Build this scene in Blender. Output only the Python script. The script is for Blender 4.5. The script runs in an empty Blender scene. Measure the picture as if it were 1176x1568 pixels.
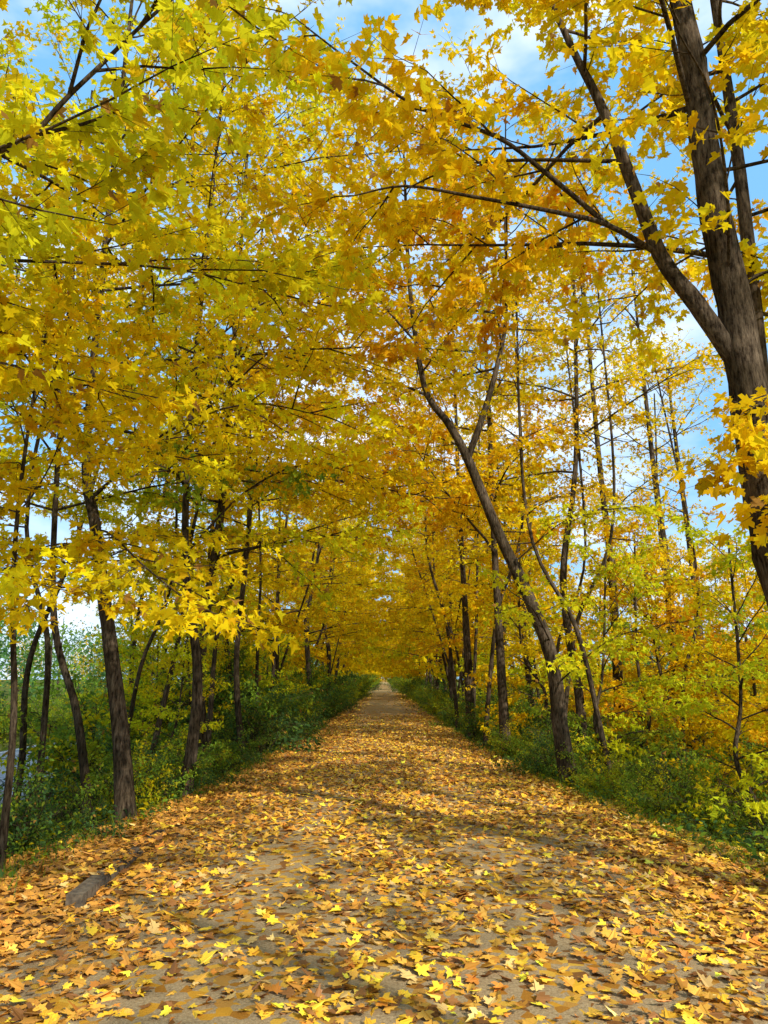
import bpy, math, time
import numpy as np
t0=time.time()
rng=np.random.default_rng(11)
scene=bpy.context.scene
def A(*v): return np.array(v,dtype=float)
def unit(v): return v/(np.linalg.norm(v)+1e-9)

# ------------------------------------------------------------ terrain
def wr(y): return np.interp(y,[0,6,9,13,20,60],[3.7,3.5,3.1,2.6,2.25,2.1])
def wl(y): return np.interp(y,[0,8,10,14,20,60],[3.4,3.1,2.8,2.45,2.3,2.2])
def gz(x,y):
    x=np.asarray(x,float); y=np.asarray(y,float)
    d=np.where(x>0,x-wr(y),-x-wl(y))
    base=-0.012*np.minimum(np.abs(x),3.5)**2
    t=np.clip(d/4.6,0,1); s=t*t*(3-2*t)
    out=base-1.35*s
    lump=0.05*np.sin(x*1.3+y*.7)*np.sin(y*.9-x*.4)*np.clip(d/1.5,0,1)
    return out+np.where(np.abs(x)<30,lump,0)

# ------------------------------------------------------------ geometry builder
class Geo:
    def __init__(s): s.V=[];s.C=[];s.F=[];s.n=0
    def add(s,v,f,mat,col=None,smooth=False):
        v=np.asarray(v,float).reshape(-1,3); f=np.asarray(f,int)
        s.V.append(v)
        if col is None: col=np.zeros((len(v),3))+.1
        s.C.append(np.broadcast_to(col,(len(v),3)))
        s.F.append((f+s.n,mat,smooth)); s.n+=len(v)
    def extra(s,f,mat,smooth=False):
        s.F.append((f,mat,smooth))
    def mesh(s,name,mats):
        me=bpy.data.meshes.new(name)
        V=np.concatenate(s.V); C=np.concatenate(s.C)
        me.vertices.add(len(V)); me.vertices.foreach_set("co",V.astype(np.float32).ravel())
        loops=np.concatenate([f.ravel() for f,_,_ in s.F])
        tot=np.concatenate([np.full(len(f),f.shape[1]) for f,_,_ in s.F])
        mi=np.concatenate([np.full(len(f),m) for f,m,_ in s.F])
        sm=np.concatenate([np.full(len(f),q) for f,_,q in s.F])
        st=np.concatenate([[0],np.cumsum(tot)[:-1]])
        me.loops.add(len(loops)); me.loops.foreach_set("vertex_index",loops.astype(np.int32))
        me.polygons.add(len(tot)); me.polygons.foreach_set("loop_start",st.astype(np.int32))
        me.polygons.foreach_set("material_index",mi.astype(np.int32))
        me.polygons.foreach_set("use_smooth",sm.astype(bool))
        a=me.attributes.new("Col","FLOAT_COLOR","POINT")
        a.data.foreach_set("color",np.concatenate([C,np.ones((len(C),1))],1).astype(np.float32).ravel())
        for m in mats: me.materials.append(m)
        me.update(calc_edges=True)
        return me
def obj(name,me,loc=(0,0,0),rot=(0,0,0),sc=(1,1,1)):
    o=bpy.data.objects.new(name,me); scene.collection.objects.link(o)
    o.location=loc; o.rotation_euler=rot; o.scale=sc
    return o

def tube(g,P,R,sides=6,mat=0,rough=0):
    P=np.asarray(P,float); R=np.asarray(R,float); n=len(P)
    T=np.gradient(P,axis=0); T/=np.linalg.norm(T,axis=1)[:,None]+1e-9
    m=unit(P[-1]-P[0]); ref=A(1,0,0) if abs(m[2])>.7 else A(0,0,1)
    U=np.cross(T,ref); U/=np.linalg.norm(U,axis=1)[:,None]+1e-9
    W=np.cross(T,U)
    a=np.arange(sides)*2*math.pi/sides
    RR=R[:,None]*np.ones(sides)
    if rough: RR=RR*(1+rng.normal(0,rough,RR.shape))
    v=P[:,None]+RR[:,:,None]*(np.cos(a)[None,:,None]*U[:,None]+np.sin(a)[None,:,None]*W[:,None])
    i=np.arange(n-1)[:,None]*sides; j=np.arange(sides)[None]; k=(j+1)%sides
    f=np.stack([i+j,i+k,i+sides+k,i+sides+j],-1).reshape(-1,4)
    g.add(v,f,mat,smooth=True)
def prisms(g,a,b,ra,rb,mat=0):
    n=len(a); T=b-a; T/=np.linalg.norm(T,axis=1)[:,None]+1e-9
    U=np.cross(T,A(.1,.2,1)); U/=np.linalg.norm(U,axis=1)[:,None]+1e-9; W=np.cross(T,U)
    vs=[]
    for p,r in ((a,ra),(b,rb)):
        for k in range(3):
            c,s=math.cos(k*2.094),math.sin(k*2.094); vs.append(p+(r[:,None])*(c*U+s*W))
    v=np.stack(vs,1)
    f=np.array([[0,1,4,3],[1,2,5,4],[2,0,3,5]])
    g.add(v,(np.arange(n)[:,None,None]*6+f[None]).reshape(-1,4),mat)

def mir(half):
    r=list(half); l=[(-x,y) for x,y in half[1:-1]][::-1]
    pts=r+l; n=len(half); N=len(pts)
    return np.array(pts,float),[list(range(n)),[0]+list(range(n-1,N))]
HA=[(0,0),(.30,-.10),(.26,.10),(.54,.16),(.64,.47),(.24,.45),(.29,.70),(.11,.70),(0,1)]
HB=[(0,0),(.36,-.04),(.26,.16),(.58,.42),(.2,.48),(0,1)]
PA,FA=mir(HA); PB,FB=mir(HB)
PC=np.array([(0,0),(.5,.28),(.17,.45),(0,1),(-.17,.45),(-.5,.28)],float); FC=[[0,1,2,3,4,5]]
PD=np.array([(0,0),(.45,.45),(0,1),(-.45,.45)],float); FD=[[0,1,2,3]]
PE=np.array([(0,0),(.26,.3),(.22,.65),(0,1),(-.22,.65),(-.26,.3)],float); FE=[[0,1,2,3,4,5]]
SH={'A':(PA,FA),'B':(PB,FB),'C':(PC,FC),'D':(PD,FD),'E':(PE,FE)}
def leaves(g,pos,tip,nor,size,col,shape,mat,curl=.25):
    n=len(pos); T,F=SH[shape]; k=len(T)
    y=tip/(np.linalg.norm(tip,axis=1)[:,None]+1e-9)
    x=np.cross(y,nor); x/=np.linalg.norm(x,axis=1)[:,None]+1e-9
    z=np.cross(x,y)
    cu=rng.normal(curl,.18,n); dr=rng.normal(.15,.2,n); wd=rng.uniform(.8,1.1,n)
    tz=cu[:,None]*np.abs(T[:,0])[None]-dr[:,None]*(T[:,1]**2)[None]
    v=pos[:,None]+size[:,None,None]*((T[:,0][None]*wd[:,None])[:,:,None]*x[:,None]+T[:,1][None,:,None]*y[:,None]+tz[:,:,None]*z[:,None])
    s=g.n
    off=np.arange(n)[:,None]*k
    g.add(v,off+np.array(F[0])[None],mat,np.repeat(col,k,0))
    for f in F[1:]: g.extra(off+np.array(f)[None]+s,mat)

def catmull(pts,per=5):
    P=np.array(pts,float); P=np.vstack([2*P[0]-P[1],P,2*P[-1]-P[-2]]); out=[]
    for i in range(1,len(P)-2):
        for t in np.linspace(0,1,per,endpoint=False):
            p0,p1,p2,p3=P[i-1:i+3]
            out.append(.5*((2*p1)+(p2-p0)*t+(2*p0-5*p1+4*p2-p3)*t*t+(3*p1-p0-3*p2+p3)*t**3))
    out.append(P[-2]); return np.array(out)
def grow(p,d,L,n=5,wig=.1,curve=0.):
    pts=[p]; d=unit(d)
    for i in range(n):
        d=unit(d+rng.normal(0,wig,3)+A(0,0,curve)); pts.append(pts[-1]+d*L/n)
    return np.array(pts)
def along(P,t):
    t=np.clip(np.atleast_1d(t),0,1)*(len(P)-1); i=np.minimum(t.astype(int),len(P)-2); f=(t-i)[:,None]
    return P[i]*(1-f)+P[i+1]*f, P[i+1]-P[i]

# ------------------------------------------------------------ palettes (linear)
YEL=A(.96,.73,.012);GOLD=A(.96,.645,.010);ORG=A(.92,.48,.015);YG=A(.68,.71,.02);GRN=A(.23,.37,.035);DG=A(.075,.155,.045)
class Tree:
    def __init__(s,pal,lsize=.105,lpt=8,d3=7,shape='B',droop=-.03,twig=True):
        s.g=Geo(); s.pal=pal; s.ls=lsize; s.lpt=lpt; s.d3=d3; s.shape=shape; s.droop=droop; s.twig=twig
        s.tw=[]
    def pick(s):
        w=np.array([p[1] for p in s.pal],float); return s.pal[rng.choice(len(w),p=w/w.sum())][0]
    def foliate(s,P,L,r0,col=None,dens2=2.4,l2=(.45,1.7),l3=(.2,.5),start=.2):
        P=np.asarray(P,float)
        if col is None: col=s.pick()
        n2=max(3,int(L*dens2))
        for k in range(n2+1):
            t=min(1,start+(1-start)*(k+rng.random()*.6)/n2)
            p,tn=along(P,t); p=p[0]; tn=unit(tn[0])
            ang=(1 if k%2 else -1)*rng.uniform(.5,1.15)
            if k==n2: ang*=.2
            c,q=math.cos(ang),math.sin(ang)
            d=A(tn[0]*c-tn[1]*q,tn[0]*q+tn[1]*c,tn[2]*.6+rng.normal(.03,.2))
            ln=float(np.clip(L*(.18+.36*(1-t))*rng.uniform(.7,1.25),*l2))
            Q=grow(p,d,ln,4,.11,s.droop)
            rr=min(r0*.5,.005+.006*ln)
            tube(s.g,Q,np.linspace(rr,.003,5),4)
            s.twigs(Q,ln,col*.75+s.pick()*.25,l3)
    def twigs(s,Q,ln,col,l3):
        n=int(ln*s.d3)+2; t=rng.uniform(.08,1,n); t[-1]=1
        p,tn=along(Q,t); tn/=np.linalg.norm(tn,axis=1)[:,None]
        ang=rng.choice([-1,1],n)*rng.uniform(.3,1.2,n); ang[-1]*=.2
        c,q=np.cos(ang),np.sin(ang)
        d=np.stack([tn[:,0]*c-tn[:,1]*q,tn[:,0]*q+tn[:,1]*c,tn[:,2]*.5+rng.normal(-.03,.26,n)],1)
        d/=np.linalg.norm(d,axis=1)[:,None]
        l=rng.uniform(l3[0],l3[1],n)
        s.tw.append((p,d,l,np.repeat((col*rng.lognormal(0,.1))[None],n,0)))
    def finish(s,name,bare=0.):
        if s.tw:
            p=np.concatenate([a[0] for a in s.tw]);d=np.concatenate([a[1] for a in s.tw])
            l=np.concatenate([a[2] for a in s.tw]);c=np.concatenate([a[3] for a in s.tw])
            n=len(p)
            if s.twig: prisms(s.g,p,p+d*l[:,None],np.full(n,.003),np.full(n,.0013))
            m=s.lpt; idx=np.repeat(np.arange(n),m)
            if bare: idx=idx[rng.random(len(idx))>bare]
            N=len(idx); t=rng.uniform(.1,1.1,N)
            pos=p[idx]+d[idx]*(l[idx]*t)[:,None]+rng.normal(0,.05,(N,3))
            az=rng.normal(0,1,(N,3)); az[:,2]*=.3
            tip=d[idx]*.6+az*.7; tip[:,2]-=rng.uniform(0,1.1,N)
            nor=rng.normal(0,.55,(N,3)); nor[:,2]+=1
            sz=s.ls*rng.uniform(.62,1.2,N)
            col=c[idx]*np.minimum(rng.lognormal(-.03,.12,N),1.04)[:,None]
            k=rng.random(N)[:,None]
            col=np.where(k<.11,col*.5+ORG*.45,np.where(k>.87,col*.5+YG*.47,col))
            col=np.where((rng.random(N)<.02)[:,None],A(.45,.24,.05),col)
            leaves(s.g,pos,tip,nor,sz,np.minimum(col,.96),s.shape,1)
        return s.g.mesh(name,[M_bark,M_leaf])
    def trunk(s,pts,r0,r1,sides=12,flare=1.35,per=6):
        P=catmull(pts,per); t=np.linspace(0,1,len(P)); R=r0*(1-t)**.8+r1
        R=R*(1+(flare-1)*np.exp(-t*len(pts)*2.2)); tube(s.g,P,R,sides,0,rough=.035); return P,R
    def limbs(s,P,R,z0,z1,n,reach,baz=0,bias=.35,elev=(.15,1.0),dens2=2.4,curve=-.03,l3=(.2,.5)):
        zs=P[:,2]; az=rng.uniform(0,6.28)
        for i in range(n):
            z=z0+(z1-z0)*(i+rng.random()*.7)/n
            j=int(np.argmin(abs(zs-z))); sfr=(z-z0)/(z1-z0)
            az+=2.4+rng.normal(0,.3)
            dirb=1+bias*math.cos(az-baz)
            L=reach*(.38+.62*math.sqrt(max(0,1-sfr)))*rng.uniform(.72,1.15)*dirb
            e=elev[0]+(elev[1]-elev[0])*sfr+rng.normal(0,.12)
            d=A(math.cos(az)*math.cos(e),math.sin(az)*math.cos(e),math.sin(e))
            Q=grow(P[j],d,L,7,.07,curve)
            r=min(R[j]*.5,.009+.007*L)
            tube(s.g,Q,np.linspace(r,.005,8),6)
            s.foliate(Q,L,r,dens2=dens2,l3=l3)

# ------------------------------------------------------------ materials
def newmat(name):
    m=bpy.data.materials.new(name); m.use_nodes=True; nt=m.node_tree; nt.nodes.clear()
    o=nt.nodes.new("ShaderNodeOutputMaterial"); return m,nt,o
def N(nt,t,**k):
    n=nt.nodes.new(t)
    for a,b in k.items():
        if a.startswith('i_'): n.inputs[a[2:].replace('_',' ')].default_value=b
        else: setattr(n,a,b)
    return n
def leafmat(name,tr):
    m,nt,o=newmat(name); L=nt.links
    at=N(nt,"ShaderNodeAttribute",attribute_name="Col")
    p=N(nt,"ShaderNodeBsdfDiffuse"); L.new(at.outputs['Color'],p.inputs['Color'])
    t=N(nt,"ShaderNodeBsdfTranslucent"); L.new(at.outputs['Color'],t.inputs['Color'])
    mx=N(nt,"ShaderNodeMixShader",i_Fac=tr); L.new(p.outputs[0],mx.inputs[1]); L.new(t.outputs[0],mx.inputs[2])
    L.new(mx.outputs[0],o.inputs[0])
    return m
M_leaf=leafmat("autumn_leaf",.52)
def littermat():
    m,nt,o=newmat("fallen_leaf"); L=nt.links
    at=N(nt,"ShaderNodeAttribute",attribute_name="Col")
    p=N(nt,"ShaderNodeBsdfPrincipled",i_Roughness=.5); p.inputs['Specular IOR Level'].default_value=.25
    L.new(at.outputs['Color'],p.inputs['Base Color']); L.new(p.outputs[0],o.inputs[0]); return m
M_litter=littermat()
def barkmat():
    m,nt,o=newmat("bark"); L=nt.links
    tc=N(nt,"ShaderNodeTexCoord"); mp=N(nt,"ShaderNodeMapping"); mp.inputs['Scale'].default_value=(1,1,.22); L.new(tc.outputs['Object'],mp.inputs[0])
    n1=N(nt,"ShaderNodeTexNoise",i_Scale=34.,i_Detail=5.,i_Roughness=.72); L.new(mp.outputs[0],n1.inputs['Vector'])
    n2=N(nt,"ShaderNodeTexNoise",i_Scale=2.6,i_Detail=3.); L.new(tc.outputs['Object'],n2.inputs['Vector'])
    cr=N(nt,"ShaderNodeValToRGB"); e=cr.color_ramp.elements
    e[0].position=.36; e[0].color=(.02,.014,.01,1); e[1].position=.70; e[1].color=(.18,.14,.10,1); L.new(n1.outputs[0],cr.inputs[0])
    c2=N(nt,"ShaderNodeValToRGB"); e=c2.color_ramp.elements; e[0].position=.4; e[0].color=(.55,.52,.44,1); e[1].position=.65; e[1].color=(1.15,1.1,1.02,1); L.new(n2.outputs[0],c2.inputs[0])
    mx=N(nt,"ShaderNodeMix",data_type='RGBA',blend_type='MULTIPLY'); mx.inputs[0].default_value=1; L.new(cr.outputs[0],mx.inputs[6]); L.new(c2.outputs[0],mx.inputs[7])
    b=N(nt,"ShaderNodeBump",i_Strength=.9,i_Distance=.02); L.new(n1.outputs[0],b.inputs['Height'])
    p=N(nt,"ShaderNodeBsdfDiffuse")
    L.new(mx.outputs[2],p.inputs['Color']); L.new(b.outputs[0],p.inputs['Normal']); L.new(p.outputs[0],o.inputs[0]); return m
M_bark=barkmat()
def groundmat(name,ca,cb,cl,scale,litter,grass=None):
    m,nt,o=newmat(name); L=nt.links
    tc=N(nt,"ShaderNodeTexCoord")
    n1=N(nt,"ShaderNodeTexNoise",i_Scale=scale,i_Detail=6.,i_Roughness=.75); L.new(tc.outputs['Object'],n1.inputs['Vector'])
    n2=N(nt,"ShaderNodeTexNoise",i_Scale=.9,i_Detail=3.); L.new(tc.outputs['Object'],n2.inputs['Vector'])
    cr=N(nt,"ShaderNodeValToRGB"); e=cr.color_ramp.elements; e[0].position=.33; e[0].color=(*ca,1); e[1].position=.68; e[1].color=(*cb,1); L.new(n1.outputs[0],cr.inputs[0])
    vo=N(nt,"ShaderNodeTexVoronoi",i_Scale=15.); L.new(tc.outputs['Object'],vo.inputs['Vector'])
    sp=N(nt,"ShaderNodeSeparateColor"); L.new(vo.outputs['Color'],sp.inputs[0])
    lc=N(nt,"ShaderNodeValToRGB"); lc.color_ramp.interpolation='CONSTANT'
    cols=cl; lc.color_ramp.elements[0].color=(*cols[0],1)
    lc.color_ramp.elements[1].position=1/len(cols); lc.color_ramp.elements[1].color=(*cols[1],1)
    for i in range(2,len(cols)):
        q=lc.color_ramp.elements.new(i/len(cols)); q.color=(*cols[i],1)
    L.new(sp.outputs[0],lc.inputs[0])
    ad=N(nt,"ShaderNodeMath",operation='ADD'); L.new(sp.outputs[1],ad.inputs[0]); L.new(n2.outputs[0],ad.inputs[1])
    gt=N(nt,"ShaderNodeMath",operation='GREATER_THAN'); L.new(ad.outputs[0],gt.inputs[0]); gt.inputs[1].default_value=litter
    mx=N(nt,"ShaderNodeMix",data_type='RGBA'); L.new(gt.outputs[0],mx.inputs[0]); L.new(cr.outputs[0],mx.inputs[6]); L.new(lc.outputs[0],mx.inputs[7])
    last=mx.outputs[2]
    if grass:
        at=N(nt,"ShaderNodeAttribute",attribute_name="Col"); s2=N(nt,"ShaderNodeSeparateColor"); L.new(at.outputs['Color'],s2.inputs[0])
        gc=N(nt,"ShaderNodeValToRGB"); e=gc.color_ramp.elements; e[0].position=.35; e[0].color=(*grass[0],1); e[1].position=.7; e[1].color=(*grass[1],1); L.new(n1.outputs[0],gc.inputs[0])
        m2=N(nt,"ShaderNodeMix",data_type='RGBA'); L.new(s2.outputs[0],m2.inputs[0]); L.new(last,m2.inputs[6]); L.new(gc.outputs[0],m2.inputs[7]); last=m2.outputs[2]
    b=N(nt,"ShaderNodeBump",i_Strength=.6,i_Distance=.015); L.new(n1.outputs[0],b.inputs['Height'])
    p=N(nt,"ShaderNodeBsdfDiffuse")
    L.new(last,p.inputs['Color']); L.new(b.outputs[0],p.inputs['Normal']); L.new(p.outputs[0],o.inputs[0]); return m
LC=[(.54,.27,.03),(.36,.16,.025),(.60,.35,.05),(.22,.10,.03),(.44,.23,.05)]
M_ground=groundmat("leafy_soil",(.08,.045,.022),(.22,.12,.05),LC,40.,.8,grass=((.04,.06,.016),(.15,.19,.045)))
M_path=groundmat("gravel",(.22,.15,.075),(.50,.37,.20),LC,60.,1.14)
def plain(name,c0,c1,scale,rough=.85):
    m,nt,o=newmat(name); L=nt.links; tc=N(nt,"ShaderNodeTexCoord"); n1=N(nt,"ShaderNodeTexNoise",i_Scale=scale,i_Detail=6.); L.new(tc.outputs['Object'],n1.inputs['Vector'])
    cr=N(nt,"ShaderNodeValToRGB"); e=cr.color_ramp.elements; e[0].position=.35;e[0].color=(*c0,1);e[1].position=.7;e[1].color=(*c1,1); L.new(n1.outputs[0],cr.inputs[0])
    b=N(nt,"ShaderNodeBump",i_Strength=.4,i_Distance=.01); L.new(n1.outputs[0],b.inputs['Height'])
    p=N(nt,"ShaderNodeBsdfPrincipled",i_Roughness=rough); L.new(cr.outputs[0],p.inputs['Base Color']); L.new(b.outputs[0],p.inputs['Normal']); L.new(p.outputs[0],o.inputs[0]); return m
M_road=plain("asphalt",(.20,.215,.24),(.30,.32,.35),25.,.6)  # asphalt with a blue-grey sky reflection put into its base colour
M_paint=plain("road_paint",(.6,.6,.55),(.8,.8,.75),12.)
M_conc=plain("concrete",(.06,.042,.025),(.17,.13,.08),22.)

# ------------------------------------------------------------ ground, path, road
xs=np.concatenate([-np.geomspace(1500,10,22),np.arange(-9,9.01,.25),np.geomspace(10,1500,22)])
ys=np.concatenate([-np.geomspace(1500,22,12),np.arange(-20,80,.5),np.arange(80,300,2.5),np.geomspace(300,2500,12)])
def grid(xs,ys,dz,mat,name):
    X,Y=np.meshgrid(xs,ys); Z=gz(X,Y)+dz
    g=Geo(); nx=len(xs); i=(np.arange(len(ys)-1)[:,None]*nx+np.arange(nx-1)[None]).ravel()
    d=np.where(X>0,X-wr(Y),-X-wl(Y)); gr=np.clip((d-.6)/2.,0,1)*.9
    c=np.repeat(gr.ravel()[:,None],3,1)
    g.add(np.stack([X,Y,Z],-1),np.stack([i,i+1,i+nx+1,i+nx],1),0,c,True); return obj(name,g.mesh(name,[mat]))
grid(xs,ys,0,M_ground,"ground")
grid(np.arange(-2.25,2.26,.25),ys[(ys>-21)&(ys<400)],.005,M_path,"gravel_path")
def road_mesh():
    g=Geo(); xx=np.linspace(-15.5,-9.2,8); yy=np.arange(-60,400,2.)
    X,Y=np.meshgrid(xx,yy); Z=np.full_like(X,-1.41)+.035*(1-((X+12.35)/3.15)**2)
    i=(np.arange(len(yy)-1)[:,None]*8+np.arange(7)[None]).ravel()
    g.add(np.stack([X,Y,Z],-1),np.stack([i,i+1,i+9,i+8],1),0,smooth=True)
    for xe,s in ((-15.5,-1),(-9.2,1)):
        Pn=np.stack([np.full(len(yy),xe),yy,np.full(len(yy),-1.41)],1); Q=Pn+A(s*.35,0,-.25)
        n=len(yy); k=np.arange(n-1); g.add(np.vstack([Pn,Q]),np.stack([k,k+1,k+1+n,k+n],1),0)
    for xa,xb in ((-15.3,-15.18),(-9.52,-9.4)):
        za=-1.41+.035*(1-((xa+12.35)/3.15)**2)+.006
        g.add([[xa,-60,za],[xb,-60,za],[xb,398,za],[xa,398,za]],[[0,1,2,3]],1)
    return g.mesh("road",[M_road,M_paint])
obj("road",road_mesh(),(0,0,.13))

g=Geo()
def block(g,c,s,yaw=0,jit=.008):
    v=np.array([[x,y,z] for x in(-.5,.5) for y in(-.5,.5) for z in(-.5,.5)])*s
    top=v[:,2]>0; v[top,:2]*=np.array([1-.03/s[0],1-.03/s[1]])
    v+=rng.normal(0,jit,v.shape); c_,s_=math.cos(yaw),math.sin(yaw); v=np.stack([v[:,0]*c_-v[:,1]*s_,v[:,0]*s_+v[:,1]*c_,v[:,2]],1)+np.array(c)
    g.add(v,[[0,1,3,2],[4,6,7,5],[0,4,5,1],[2,3,7,6],[0,2,6,4],[1,5,7,3]],0)
for k in range(4):
    y=6.35+k*.74; block(g,(-2.33-.05*k,y,float(gz(-2.36,y))+.02-.025*k),np.array([.14,.72,.15]),.06+rng.normal(0,.02))
obj("concrete_edging",g.mesh("concrete_edging",[M_conc]))

# ------------------------------------------------------------ fallen leaves
def fnoise(x,y): return .5+.25*np.sin(x*2.1+1.3*np.sin(y*1.1))+.25*np.sin(y*1.7+x*.6+2*np.sin(x*.8))
g=Geo()
def litter(n,y0,y1,xw,shape,size,dens=1.):
    y=y0+(y1-y0)*rng.random(n); x=rng.uniform(-xw,xw,n)
    edge=np.where(x>0,wr(y),wl(y)); r=np.abs(x)/edge
    far=np.clip((y-8)/5,0,1)
    pr=.47+.50*fnoise(x*1.3,y*1.1)+.35*np.clip(r-.55,0,.5)-(.46-.28*far)*np.exp(-((np.abs(x)-.95)/.38)**2)-.12*np.exp(-(x/.6)**2)+.16*far
    pr-=np.clip((y-22)/18,0,.85)*np.exp(-(x/1.35)**4)
    pr=np.where(r>1,.85-np.clip((r-1)*1.1,0,.75),pr)
    k=rng.random(n)<pr*dens; x=x[k];y=y[k];n=len(x)
    z=gz(x,y)+.010+rng.random(n)*.022
    z=z+np.where((np.abs(x+2.42)<.16)&(y>6.6)&(y<9.2),.07,0)   # drift over the buried edging
    a=rng.uniform(0,6.28,n); tip=np.stack([np.cos(a),np.sin(a),rng.normal(0,.16,n)],1)
    nor=rng.normal(0,.28,(n,3)); nor[:,2]=np.where(rng.random(n)<.5,1,-1)
    pal=np.array([(.90,.60,.04),(.84,.46,.03),(.70,.37,.05),(.52,.23,.03),(.26,.11,.03),(.66,.43,.14),(.60,.22,.03)])
    c=pal[rng.choice(7,n,p=[.13,.18,.20,.18,.15,.08,.08])]*rng.lognormal(0,.2,n)[:,None]
    sd=np.clip((-x-1.2)/1.5,0,.75)[:,None]; c=np.where(rng.random((n,1))<sd,A(.48,.22,.035)*rng.lognormal(0,.28,n)[:,None],c)  # browner leaves towards the left, the shade there put into their colour
    c=np.minimum(c,.92)
    leaves(g,np.stack([x,y,z],1),tip,nor,size*rng.uniform(.4,1.3,n),c,shape,0,curl=.16)
litter(44000,1.5,13,4.8,'A',.074)
litter(62000,13,34,4.2,'B',.080)
litter(26000,34,90,3.6,'D',.11)
litter(6000,-8,1.5,4.8,'B',.085)
obj("fallen_leaves",g.mesh("fallen_leaves",[M_litter]))

# ------------------------------------------------------------ hero trees
P_left=[(YEL,4),(GOLD,2.5),(YG,1.9)]
P_gold=[(YEL,3.5),(GOLD,5),(ORG,.9)]
P_org=[(GOLD,5),(ORG,3),(YEL,1.5)]
P_yg=[(YG,4),(YEL,3),(GRN,1)]
def hero(name,pts,r0,z0,z1,n,reach,baz,pal,shape='B',ls=.105,lpt=9,extra=None,bias=.35,bare=0,elev=(.15,1.),d3=7,r1=.02,sub=None):
    T=Tree(pal,lsize=ls,lpt=lpt,shape=shape,d3=d3)
    P,R=T.trunk(pts,r0,r1)
    T.limbs(P,R,z0,z1,n,reach,baz,bias,elev)
    if sub:
        for (sp,sr,a,b,m,rc) in sub:
            C=catmull(sp,5); RR=np.linspace(sr,.012,len(C)); tube(T.g,C,RR,9,0,.03)
            if m: T.limbs(C,RR,a,b,m,rc,baz,bias,elev)
    if extra:
        for (ep,er,dens,col) in extra:
            C=catmull(ep,4); L=float(np.linalg.norm(np.diff(C,axis=0),axis=1).sum())
            tube(T.g,C,np.linspace(er,.006,len(C)),7,0,.02); T.foliate(C,L,er,col=col,dens2=dens,start=.18)
    return obj(name,T.finish(name,bare=bare))

hero("maple_tree",[(4.1,6,-.4),(3.65,6,1.0),(3.28,6,2.3),(3.18,6,3.15),(3.12,6,4.63),(3.02,6,5.94),(2.98,6,7.36),(2.9,6,8.4),(2.8,6,10.5),(2.7,6,13)],.175,6.2,12.6,14,3.2,3.1,P_gold,'A',.11,9,r1=.04,
 sub=[([(3.1,6,4.25),(2.77,6,4.85),(2.49,6,5.33),(2.26,6,6.2),(2.06,6.05,7.0),(1.85,6.1,7.66),(1.5,6.3,9.2),(1.2,6.4,11)],.09,6.6,10.8,8,2.7)],
 extra=[([(2.49,6,5.33),(1.97,5.8,5.5),(1.46,5.6,5.49),(.71,5.4,5.5),(.17,5.3,5.52),(-.25,5.3,5.43)],.028,1.3,GOLD),
        ([(1.97,5.8,5.5),(1.37,5.6,5.9),(.97,5.5,6.15),(.29,5.4,6.36),(-.27,5.3,6.72),(-.8,5.3,7.2)],.025,1.6,GOLD),
        ([(2.22,6,6.3),(1.33,6.2,6.47),(.72,6.4,6.55),(.08,6.6,6.37)],.022,1.6,GOLD),
        ([(2.9,6,6.9),(2.3,5.2,7.6),(1.6,4.6,8.0),(.8,4.2,8.1)],.026,2.2,YEL),
        ([(3.08,6,5.0),(2.9,5.5,5.6),(2.6,5.0,6.1),(2.2,4.6,6.3)],.018,2.6,YEL),
        ([(3.08,6,4.8),(3.5,6.3,5.3),(4.0,6.6,5.5),(4.6,6.9,5.5)],.018,2.6,YEL),
        ([(3.06,6,5.4),(3.4,6.9,6.0),(3.3,8.0,6.3),(3.0,9.0,6.2)],.02,2.2,YEL),
        ([(3.18,6,3.9),(3.1,5.7,3.75),(2.92,5.5,3.5)],.012,2.2,GOLD),
        ([(3.2,6,3.4),(3.15,5.6,3.2),(3.05,5.3,2.95)],.010,2.2,GOLD)])
hero("maple_tree",[(3.95,7.3,-.5),(3.9,7.2,3),(3.85,7,6.4),(3.8,7,9.2),(3.7,7,12.5)],.08,5.2,12,14,2.8,3.1,P_gold,'B',.105)
hero("maple_tree",[(-4.6,2.9,-.5),(-4.4,2.9,2),(-4.3,3,4.5),(-4.2,3.1,8),(-4.1,3.2,12.5)],.15,4.6,12,15,3.4,0.6,[(YEL,4),(YG,2),(GOLD,2.6)],'A',.105,9,bias=.3,
 extra=[([(-4.35,3,3.7),(-3.3,3.5,4.3),(-2.39,4,4.81),(-1.98,4,5.24),(-1.4,4,5.95),(-.9,4.2,6.6)],.028,1.9,YG),
        ([(-4.35,3,3.4),(-3.6,4.4,4.3),(-2.8,5.4,4.9),(-1.9,6.2,5.3),(-1.1,6.8,5.4)],.022,2.2,YEL*.5+YG*.5),
        ([(-4.4,3,3.3),(-4.0,4.6,3.9),(-3.4,6.0,4.3),(-2.7,7.0,4.4)],.02,2.4,YEL)])
hero("maple_tree",[(-3.25,10,-.35),(-3.42,10,.9),(-3.70,10,2.28),(-4.0,10,3.7),(-4.2,10,4.74),(-4.25,10.1,8),(-4.2,10.2,14)],.10,4.7,13.5,23,3.9,-.2,P_left,'B',.105,
 extra=[([(-3.95,10,3.6),(-3.3,8.8,3.3),(-2.5,7.6,2.75),(-1.8,6.7,2.3)],.018,2.4,YEL),
        ([(-3.85,10,3.2),(-3.9,8.6,2.9),(-3.7,7.3,2.6),(-3.3,6.6,2.3)],.014,2.0,YEL),
        ([(-4.1,10,4.0),(-2.9,9.2,4.7),(-1.7,8.6,4.9),(-.7,8.2,4.6)],.022,2.6,YEL)])
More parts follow.
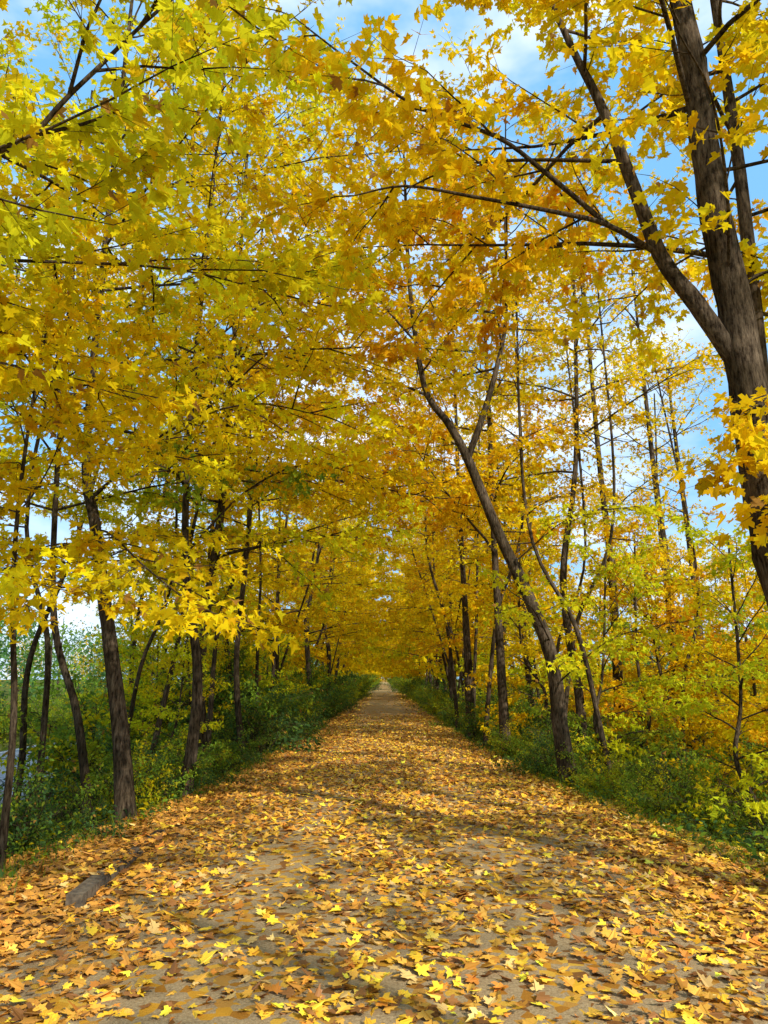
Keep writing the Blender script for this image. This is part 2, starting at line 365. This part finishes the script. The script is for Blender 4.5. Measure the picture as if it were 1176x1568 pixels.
hero("maple_tree",[(-2.95,11.6,-.2),(-2.85,11.6,1.6),(-3.17,11.6,3.7),(-3.2,11.7,7),(-3.0,11.8,13)],.07,4.6,12.5,19,3.6,0,P_left,'B',.105,
 extra=[([(-3.1,11.6,3.6),(-2.2,11.4,4.5),(-1.2,11.2,4.9),(-.2,11,4.6)],.022,2.4,GOLD)])
hero("maple_tree",[(-3.3,14.2,-.3),(-3.45,14.2,2),(-3.2,14.2,5),(-3.1,14.2,9),(-3,14.2,14)],.095,3.9,14.,22,3.7,0,P_left,'B',.11)
hero("maple_tree",[(-3.0,16.6,-.3),(-3.25,16.6,2),(-3.1,16.6,5),(-3.2,16.6,9),(-3,16.6,14)],.05,3.2,13.5,20,3.8,0,P_gold,'B',.115)
hero("maple_tree",[(-4.6,12.5,-.9),(-5.0,12.5,1),(-5.6,12.5,3),(-5.8,12.5,8),(-5.8,12.5,13)],.055,3.4,12.5,18,3.,0,P_yg,'B',.105)
hero("maple_sapling",[(-3.6,7.5,-.3),(-3.62,7.5,1.2),(-3.78,7.5,2.6),(-3.8,7.5,4),(-3.7,7.5,5.6)],.026,2.4,5.4,10,1.2,-.5,P_left,'A',.10,8,r1=.01)
hero("maple_tree",[(3.12,13,-.35),(2.98,13,.8),(2.9,13,1.92),(2.5,13,3.1),(2.07,13,4.1),(1.52,13,5.56),(1.2,13,6.2),(.76,13,6.95),(.5,13,9),(.4,13,12)],.125,6.6,11.5,13,2.9,3.14,P_org,'B',.105,9,
 sub=[([(1.52,13,5.5),(1.85,13,6.4),(2.12,13,7.3),(2.34,13,8.4),(2.4,13,10.5),(2.5,13,13)],.07,7.2,12.6,14,2.9)],
 extra=[([(2.9,13,2.2),(2.4,12,2.7),(1.9,11.2,2.9)],.015,2.2,YG),([(2.95,13,1.5),(3.6,12,2.2),(4.2,11,2.4)],.015,2.2,YG),([(2.3,13,3.6),(3.2,12.4,4.3),(4.2,12,4.4)],.015,2.4,YG)])
hero("maple_tree",[(2.75,17.4,-.3),(2.68,17.4,2.5),(2.63,17.4,5),(2.6,17.4,9),(2.5,17.4,13.5)],.09,4.4,13,20,3.4,3.14,P_org,'B',.115)
hero("maple_tree",[(2.5,22,-.3),(2.42,22,3),(2.3,22,7),(2.2,22,14)],.11,3.8,13.5,22,3.5,3.14,P_org,'B',.12)
for bx,by,h in ((6.1,20,15.5),(7.8,20.5,14),(9.6,23,12)):
    b=float(gz(bx,by))-.1
    hero("ash_tree",[(bx,by,b),(bx+.1,by,4),(bx-.05,by,8),(bx-.2,by,h)],.12,7.5,h-.4,14,2.0,2,P_gold,'C',.12,6,bias=0,elev=(.5,1.0),bare=.5,d3=5)

# ------------------------------------------------------------ instanced variants
def variant(name,H,r0,z0,n,reach,pal,fork=False,shape='C',ls=.14,lpt=9,d3=6,bias=.3,dens2=2.4,twig=True):
    T=Tree(pal,lsize=ls,lpt=lpt,shape=shape,d3=d3,twig=twig)
    w=lambda k:rng.normal(0,k)
    pts=[(0,0,-.5),(.05+w(.1),w(.1),1.5*H/14),(.15+w(.28),w(.25),4*H/14),(.35+w(.4),w(.35),7*H/14),(.5+w(.3),w(.3),H)]
    P,R=T.trunk(pts,r0,.02,10); T.limbs(P,R,z0,H-.4,n,reach,0,bias,dens2=dens2)
    if fork:
        C=catmull([tuple(P[8]),(.9,.3,5),(1.4,.5,7.5),(1.7,.6,H*.85)],5); RR=np.linspace(r0*.6,.015,len(C)); tube(T.g,C,RR,8,0,.03); T.limbs(C,RR,5,H*.83,n//2,reach*.8,0,bias)
    return T.finish(name)
VA=variant("maple_a",14,.12,3.6,23,3.6,P_gold,False)
VB=variant("maple_b",15,.15,3.9,20,3.4,P_left,True)
VC=variant("maple_c",13,.07,3.4,19,3.3,P_org,True)
VD=variant("maple_d",14,.10,3.6,23,3.6,P_left,False)
LA=variant("maple_la",14,.12,3.4,20,3.5,P_gold,False,shape='D',ls=.26,lpt=4,d3=4.5,twig=False)
LB=variant("maple_lb",14,.09,3.6,20,3.4,P_left,False,shape='D',ls=.26,lpt=4,d3=4.5,twig=False)
VH=variant("maple_h",15,.10,6.5,18,3.0,P_gold,False,ls=.13,bias=.1)
VM=variant("maple_m",14,.08,5.2,19,3.3,P_left,False,ls=.13,bias=.1)
VP=variant("pole",12,.045,5.,10,1.7,P_gold,False,ls=.12,lpt=5,bias=.1)
VS=variant("small_a",6.6,.05,1.0,20,2.1,P_org,False,ls=.14,dens2=2.8)
VT=variant("small_b",6.0,.045,.7,20,2.0,P_yg,False,ls=.13,dens2=2.8)
VU=variant("small_c",7.2,.055,1.2,22,2.2,P_gold,False,ls=.14,dens2=2.8)
def place(me,name,x,y,rot,s=1.,sz=None,tilt=.0):
    return obj(name,me,(x,y,float(gz(x,y))),(rng.normal(0,tilt),rng.normal(0,tilt),rot),(s,s,(sz or s)))
V4=[VA,VB,VC,VD]; V2=[LA,LB]
for side in(-1,1):
    y=19.5 if side<0 else 26.
    while y<240:
        x=side*(3.1+rng.uniform(-.35,1.1)+min(.8,max(0,(y-40)*.02)))
        v=V4[rng.integers(4)] if y<55 else V2[rng.integers(2)]
        place(v,"maple_tree",x,y,(0 if side<0 else math.pi)+rng.normal(0,.7),rng.uniform(.75,1.1),tilt=.06)
        y+=rng.choice([1.2,2.2,4.4,6.8])*rng.uniform(.85,1.1)*(1 if y<90 else 1.8)
for x,y in ((2.55,19.6),(2.75,23.6),(2.4,24.8),(2.6,28.2),(3.6,16.2),(4.1,13.8),(3.9,18.6),(6.6,17.2),(-3.0,18.4),(-3.5,15.3),(-3.1,21.2),(-4.1,13.3),(-5.3,15.6),(-6.6,13.2),(-4.9,11.2),(8.8,19.2),(3.4,31)):
    place(VP,"maple_tree",x,y,rng.uniform(0,6.28),rng.uniform(.8,1.1),tilt=.08)
for y in np.arange(10,75,5.5):
    x=-(6.8+rng.uniform(-.6,1.3)); yy=y+rng.uniform(-1.5,1.5)
    place(VM if y<30 else V2[rng.integers(2)],"maple_tree",x,yy,rng.uniform(-1,1),rng.uniform(.85,1.05),tilt=.05)
for y in np.arange(34,75,5.5):
    place(V2[rng.integers(2)],"maple_tree",6.3+rng.uniform(-.5,1.3),y,math.pi+rng.uniform(-1,1),rng.uniform(.75,.95),tilt=.05)
for x,y,s in((4.3,17,1.05),(4.7,24.5,1.)):
    place(VH,"maple_tree",x,y,rng.uniform(0,6.28),s,tilt=.03)
for x,y,v in((-4.8,-4,VM),(4.6,-1.5,VH),(5.4,-9,LA),(-4.6,-9,LB),(8.2,2.5,VM),(-8.2,3.5,VM)):
    place(v,"maple_tree",x,y,0 if x<0 else math.pi,1.)
for x,y,v,s in((5.0,10.5,VT,.70),(6.3,13,VU,.72),(4.4,15.5,VT,.8),(7.6,11.5,VS,.72),(8.6,14.5,VS,.85),(5.6,18,VS,.9),(7.2,18.5,VU,.85),(9.6,18.5,VS,.95),(4.0,20.5,VU,.9),(11.5,16.5,VU,.85),(10.8,12.5,VT,.8),(12.5,21,VS,1.),(8.6,25,VU,1.),(11,28,VS,1.1),(14,25,VU,1.),(5.4,26,VT,1.1),(16,30,VS,1.2),(6.4,31,VU,1.2),(12.5,35,VU,1.2),(17,38,VS,1.3),(4.4,29,VT,.8),(4.2,36,VT,.8),(9,31,VS,1.15),(21,36,VU,1.2),(6.2,10.2,VT,.5)):
    place(v,"maple_sapling",x,y,rng.uniform(0,6.28),s*rng.uniform(.95,1.05),tilt=.05)
for x,y,v,s in((-4.4,17.5,VT,.7),(-4.9,21.5,VT,.9),(-3.7,13.6,VT,.45),(-3.7,19,VT,.6),(-3.5,25,VT,.6),(-8.3,25,VT,.9),(-4.3,30,VT,.8),(-3.9,36,VT,.7),(-6.5,29,VU,1.),(-7,36,VS,1.2),(-5.2,17.4,VT,.6),(-5.2,8.2,VT,.55),(-5.6,19,VT,.8)):
    place(v,"maple_sapling",x,y,rng.uniform(0,6.28),s,tilt=.05)

# ------------------------------------------------------------ shrubs
def shrub(name,H,n,pal,ls,lpt,bare=0):
    T=Tree(pal,lsize=ls,lpt=lpt,shape='E',d3=8,droop=-.02)
    for i in range(n):
        a=rng.uniform(0,6.28); e=rng.uniform(.6,1.4)
        d=A(math.cos(a)*math.cos(e),math.sin(a)*math.cos(e),math.sin(e)); L=H*rng.uniform(.6,1.15)
        Q=grow(A(rng.normal(0,.15),rng.normal(0,.15),-.1),d,L,6,.10,-.04)
        tube(T.g,Q,np.linspace(.014,.004,7),5); T.foliate(Q,L,.014,dens2=4,l2=(.25,.8),l3=(.12,.3),start=.1)
    global ORG,YG
    o,y=ORG,YG; ORG=GRN*.95; YG=YG*.6       # shrubs keep green foliage
    me=T.finish(name,bare=bare); ORG,YG=o,y; return me
G1=[(DG,5),(GRN*.75,3)];G2=[(GRN*.85,3),(YG*.5,1.5),(DG,3)];G3=[(YG*.65,2.5),(YEL*.7,1),(GRN,3),(DG,1)]
SA=shrub("shrub_a",1.7,15,G1,.09,7); SB=shrub("shrub_b",1.5,14,G2,.085,7); SC=shrub("shrub_c",1.9,14,G3,.085,7); SD=shrub("shrub_d",2.4,16,G1,.10,8)
SX=shrub("brush",1.6,12,G2,.06,3,.7)
def okroad(x,y): return not(-.56<x/max(y,.1)<-.37 and y<25 and y>9)
for y in np.arange(6.2,62,1.1):
    for row in range(4):
        x=wr(y)+.75+row*1.25+rng.uniform(-.3,.5); s=rng.uniform(.6,1.0)*(1 if row else .6)*(1. if y>12 else .8)*(1.25 if y>20 else 1)
        if y<9 and row==0: s*=.5
        if row==3: s*=1.25
        place([SA,SB,SC,SB,SC][rng.integers(5)] if rng.random()>.1 else SX,"shrub",x,y+rng.uniform(-.4,.4),rng.uniform(0,6.28),s)
for y in np.arange(9,72,1.0):
    for row in range(4):
        x=-(wl(y)+.8+row*1.2+rng.uniform(-.3,.5)); yy=y+rng.uniform(-.4,.4)
        s=rng.uniform(.65,1.)*(.62 if row==0 else 1)*(1 if y<17 else 1.5)
        if not okroad(x,yy):
            if rng.random()<.6: continue
            s*=.5; place([SX,SB,SX,SA][rng.integers(4)],"shrub",x,yy,rng.uniform(0,6.28),s); continue
        place([SA,SD,SB,SA,SC][rng.integers(5)] if y>17 else [SB,SC,SX,SA,SA][rng.integers(5)],"shrub",x,yy,rng.uniform(0,6.28),s)
for y in np.arange(60,240,3.4):
    for sd in(-1,1): place([SA,SC,SC][rng.integers(3)],"shrub",sd*(3.2+rng.uniform(0,1)),y,rng.uniform(0,6.28),rng.uniform(1.1,1.7))
for i in range(40):
    x=rng.uniform(9,24); y=rng.uniform(9,44)
    place([SA,SC,SB,SD][rng.integers(4)],"shrub",x,y,rng.uniform(0,6.28),rng.uniform(1.,1.5))
for i in range(34):
    y=rng.uniform(22,80); x=-rng.uniform(17.5,22)
    place([SA,SC,SB,SD][rng.integers(4)],"shrub",x,y,rng.uniform(0,6.28),rng.uniform(.9,1.5))

g=Geo(); n=34000
y=rng.uniform(5,40,n); sd=rng.choice([-1,1],n,p=[.4,.6]); e=np.where(sd>0,wr(y),wl(y)); x=sd*(e+.12+rng.random(n)**1.2*5)
cx=np.round(x*3+.3*np.sin(y*5))/3; x=x*.5+cx*.5
z=gz(x,y)+rng.uniform(.02,.28,n)*np.clip((np.abs(x)-e)*1.5,.15,1)
a=rng.uniform(0,6.28,n); tip=np.stack([np.cos(a),np.sin(a),rng.normal(.2,.4,n)],1); nor=rng.normal(0,.4,(n,3)); nor[:,2]+=1
pal=np.array([DG,GRN,YG*.5,GRN*.6,YEL*.7]); c=pal[rng.choice(5,n,p=[.38,.22,.10,.21,.09])]*rng.lognormal(0,.2,n)[:,None]
leaves(g,np.stack([x,y,z],1),tip,nor,rng.uniform(.05,.11,n),c,'E',0)
n=15000; y=rng.uniform(5,45,n); sd=rng.choice([-1,1],n); e=np.where(sd>0,wr(y),wl(y)); x=sd*(e+rng.normal(.3,.22,n))
tip=rng.normal(0,.35,(n,3)); tip[:,2]+=1; nor=rng.normal(0,1,(n,3))
P0=np.stack([x,y,gz(x,y)],1); T4=rng.uniform(.05,.17,n)
xx=np.cross(tip,nor); xx/=np.linalg.norm(xx,axis=1)[:,None]; v=np.stack([P0-xx*.004,P0+xx*.004,P0+tip*T4[:,None]],1)
c=np.array([GRN*.8,DG*1.3,YG*.4])[rng.choice(3,n)]
g.add(v,np.arange(3*n).reshape(-1,3),0,np.repeat(c,3,0))
obj("undergrowth",g.mesh("undergrowth",[M_leaf]))

# ------------------------------------------------------------ distant tree mass
g=Geo()
cent=[]
for i in range(120):
    sd=rng.choice([-1,1]); y=rng.uniform(-30,330); x=sd*rng.uniform(30,95)
    cent.append((x,y,rng.uniform(7,10) if sd>0 else rng.uniform(9,15)))
for i in range(30): cent.append((rng.uniform(-34,34),rng.uniform(330,370),rng.uniform(9,13)))
for i in range(30): cent.append((-rng.uniform(19,28),15+i*6+rng.uniform(-3,3),rng.uniform(7,11)))
for i in range(22): cent.append((rng.uniform(22,34),14+i*6+rng.uniform(-3,3),rng.uniform(6,8)))
for x,y,h in cent:
    b=-1.35; tube(g,np.array([[x,y,b],[x+.1,y,b+h*.3],[x,y,b+h*.85]]),[.2,.15,.04],6,1)
    base=[YEL*.8,GOLD*.75,YG*.5,GRN*.8,GOLD*.6,DG*1.6][rng.integers(6)]
    m=14; cc=rng.normal(0,1,(m,3)); cc/=np.linalg.norm(cc,axis=1)[:,None]; cc=cc*A(h*.30,h*.30,h*.40)*rng.uniform(.4,1,(m,1))+A(x,y,b+h*.54)
    n=1000; idx=rng.integers(m,size=n); pos=cc[idx]+rng.normal(0,h*.085,(n,3))
    pos[:,2]=np.maximum(pos[:,2],b+.3)
    col=base*rng.lognormal(0,.2,m)[idx][:,None]*rng.lognormal(0,.15,n)[:,None]
    tip=rng.normal(0,1,(n,3)); nor=rng.normal(0,.6,(n,3)); nor[:,2]+=1
    leaves(g,pos,tip,nor,rng.uniform(.24,.46,n),np.minimum(col,.9),'C',0)
obj("distant_trees",g.mesh("distant_trees",[M_leaf,M_bark]))

# ------------------------------------------------------------ sky + sun
sd=unit(A(.54,-.68,.62)); el=math.asin(sd[2]); az=math.atan2(sd[0],sd[1])
w=bpy.data.worlds.new("World"); scene.world=w; w.use_nodes=True; nt=w.node_tree; nt.nodes.clear(); L=nt.links
o=N(nt,"ShaderNodeOutputWorld"); bg=N(nt,"ShaderNodeBackground",i_Strength=.15)
sk=N(nt,"ShaderNodeTexSky",sky_type='NISHITA'); sk.sun_disc=False; sk.sun_elevation=el; sk.sun_rotation=az; sk.air_density=1.; sk.dust_density=1.; sk.ozone_density=1.2
tc=N(nt,"ShaderNodeTexCoord"); mp=N(nt,"ShaderNodeMapping"); mp.inputs['Scale'].default_value=(1,1,2.2); L.new(tc.outputs['Generated'],mp.inputs[0])
nz=N(nt,"ShaderNodeTexNoise",i_Scale=2.4,i_Detail=6.,i_Roughness=.55); L.new(mp.outputs[0],nz.inputs['Vector'])
cr=N(nt,"ShaderNodeValToRGB"); cr.color_ramp.elements[0].position=.46; cr.color_ramp.elements[1].position=.70; L.new(nz.outputs[0],cr.inputs[0])
hz=N(nt,"ShaderNodeMix",data_type='RGBA'); hz.inputs[0].default_value=.65; L.new(sk.outputs[0],hz.inputs[6]); hz.inputs[7].default_value=(2.2,5.6,9.8,1)
mx=N(nt,"ShaderNodeMix",data_type='RGBA'); L.new(cr.outputs[0],mx.inputs[0]); L.new(hz.outputs[2],mx.inputs[6]); mx.inputs[7].default_value=(9.2,9.4,9.6,1)
L.new(mx.outputs[2],bg.inputs[0]); L.new(bg.outputs[0],o.inputs[0])
sl=bpy.data.lights.new("sun","SUN"); sl.energy=5.; sl.angle=math.radians(.9); sl.color=(1,.94,.84)
so=bpy.data.objects.new("sun",sl); scene.collection.objects.link(so)
from mathutils import Vector
so.rotation_euler=Vector(sd).to_track_quat('Z','Y').to_euler()

cam=bpy.data.cameras.new("camera"); co=bpy.data.objects.new("camera",cam); scene.collection.objects.link(co)
cam.sensor_fit='VERTICAL'; cam.sensor_height=36; cam.lens=26; cam.clip_end=5000; cam.clip_start=.05
co.location=(0,0,1.6); co.rotation_euler=(math.radians(90+12.7),0,0); scene.camera=co
scene.view_settings.view_transform='Standard'; scene.view_settings.look='None'; scene.view_settings.exposure=0
print("BUILD",time.time()-t0)
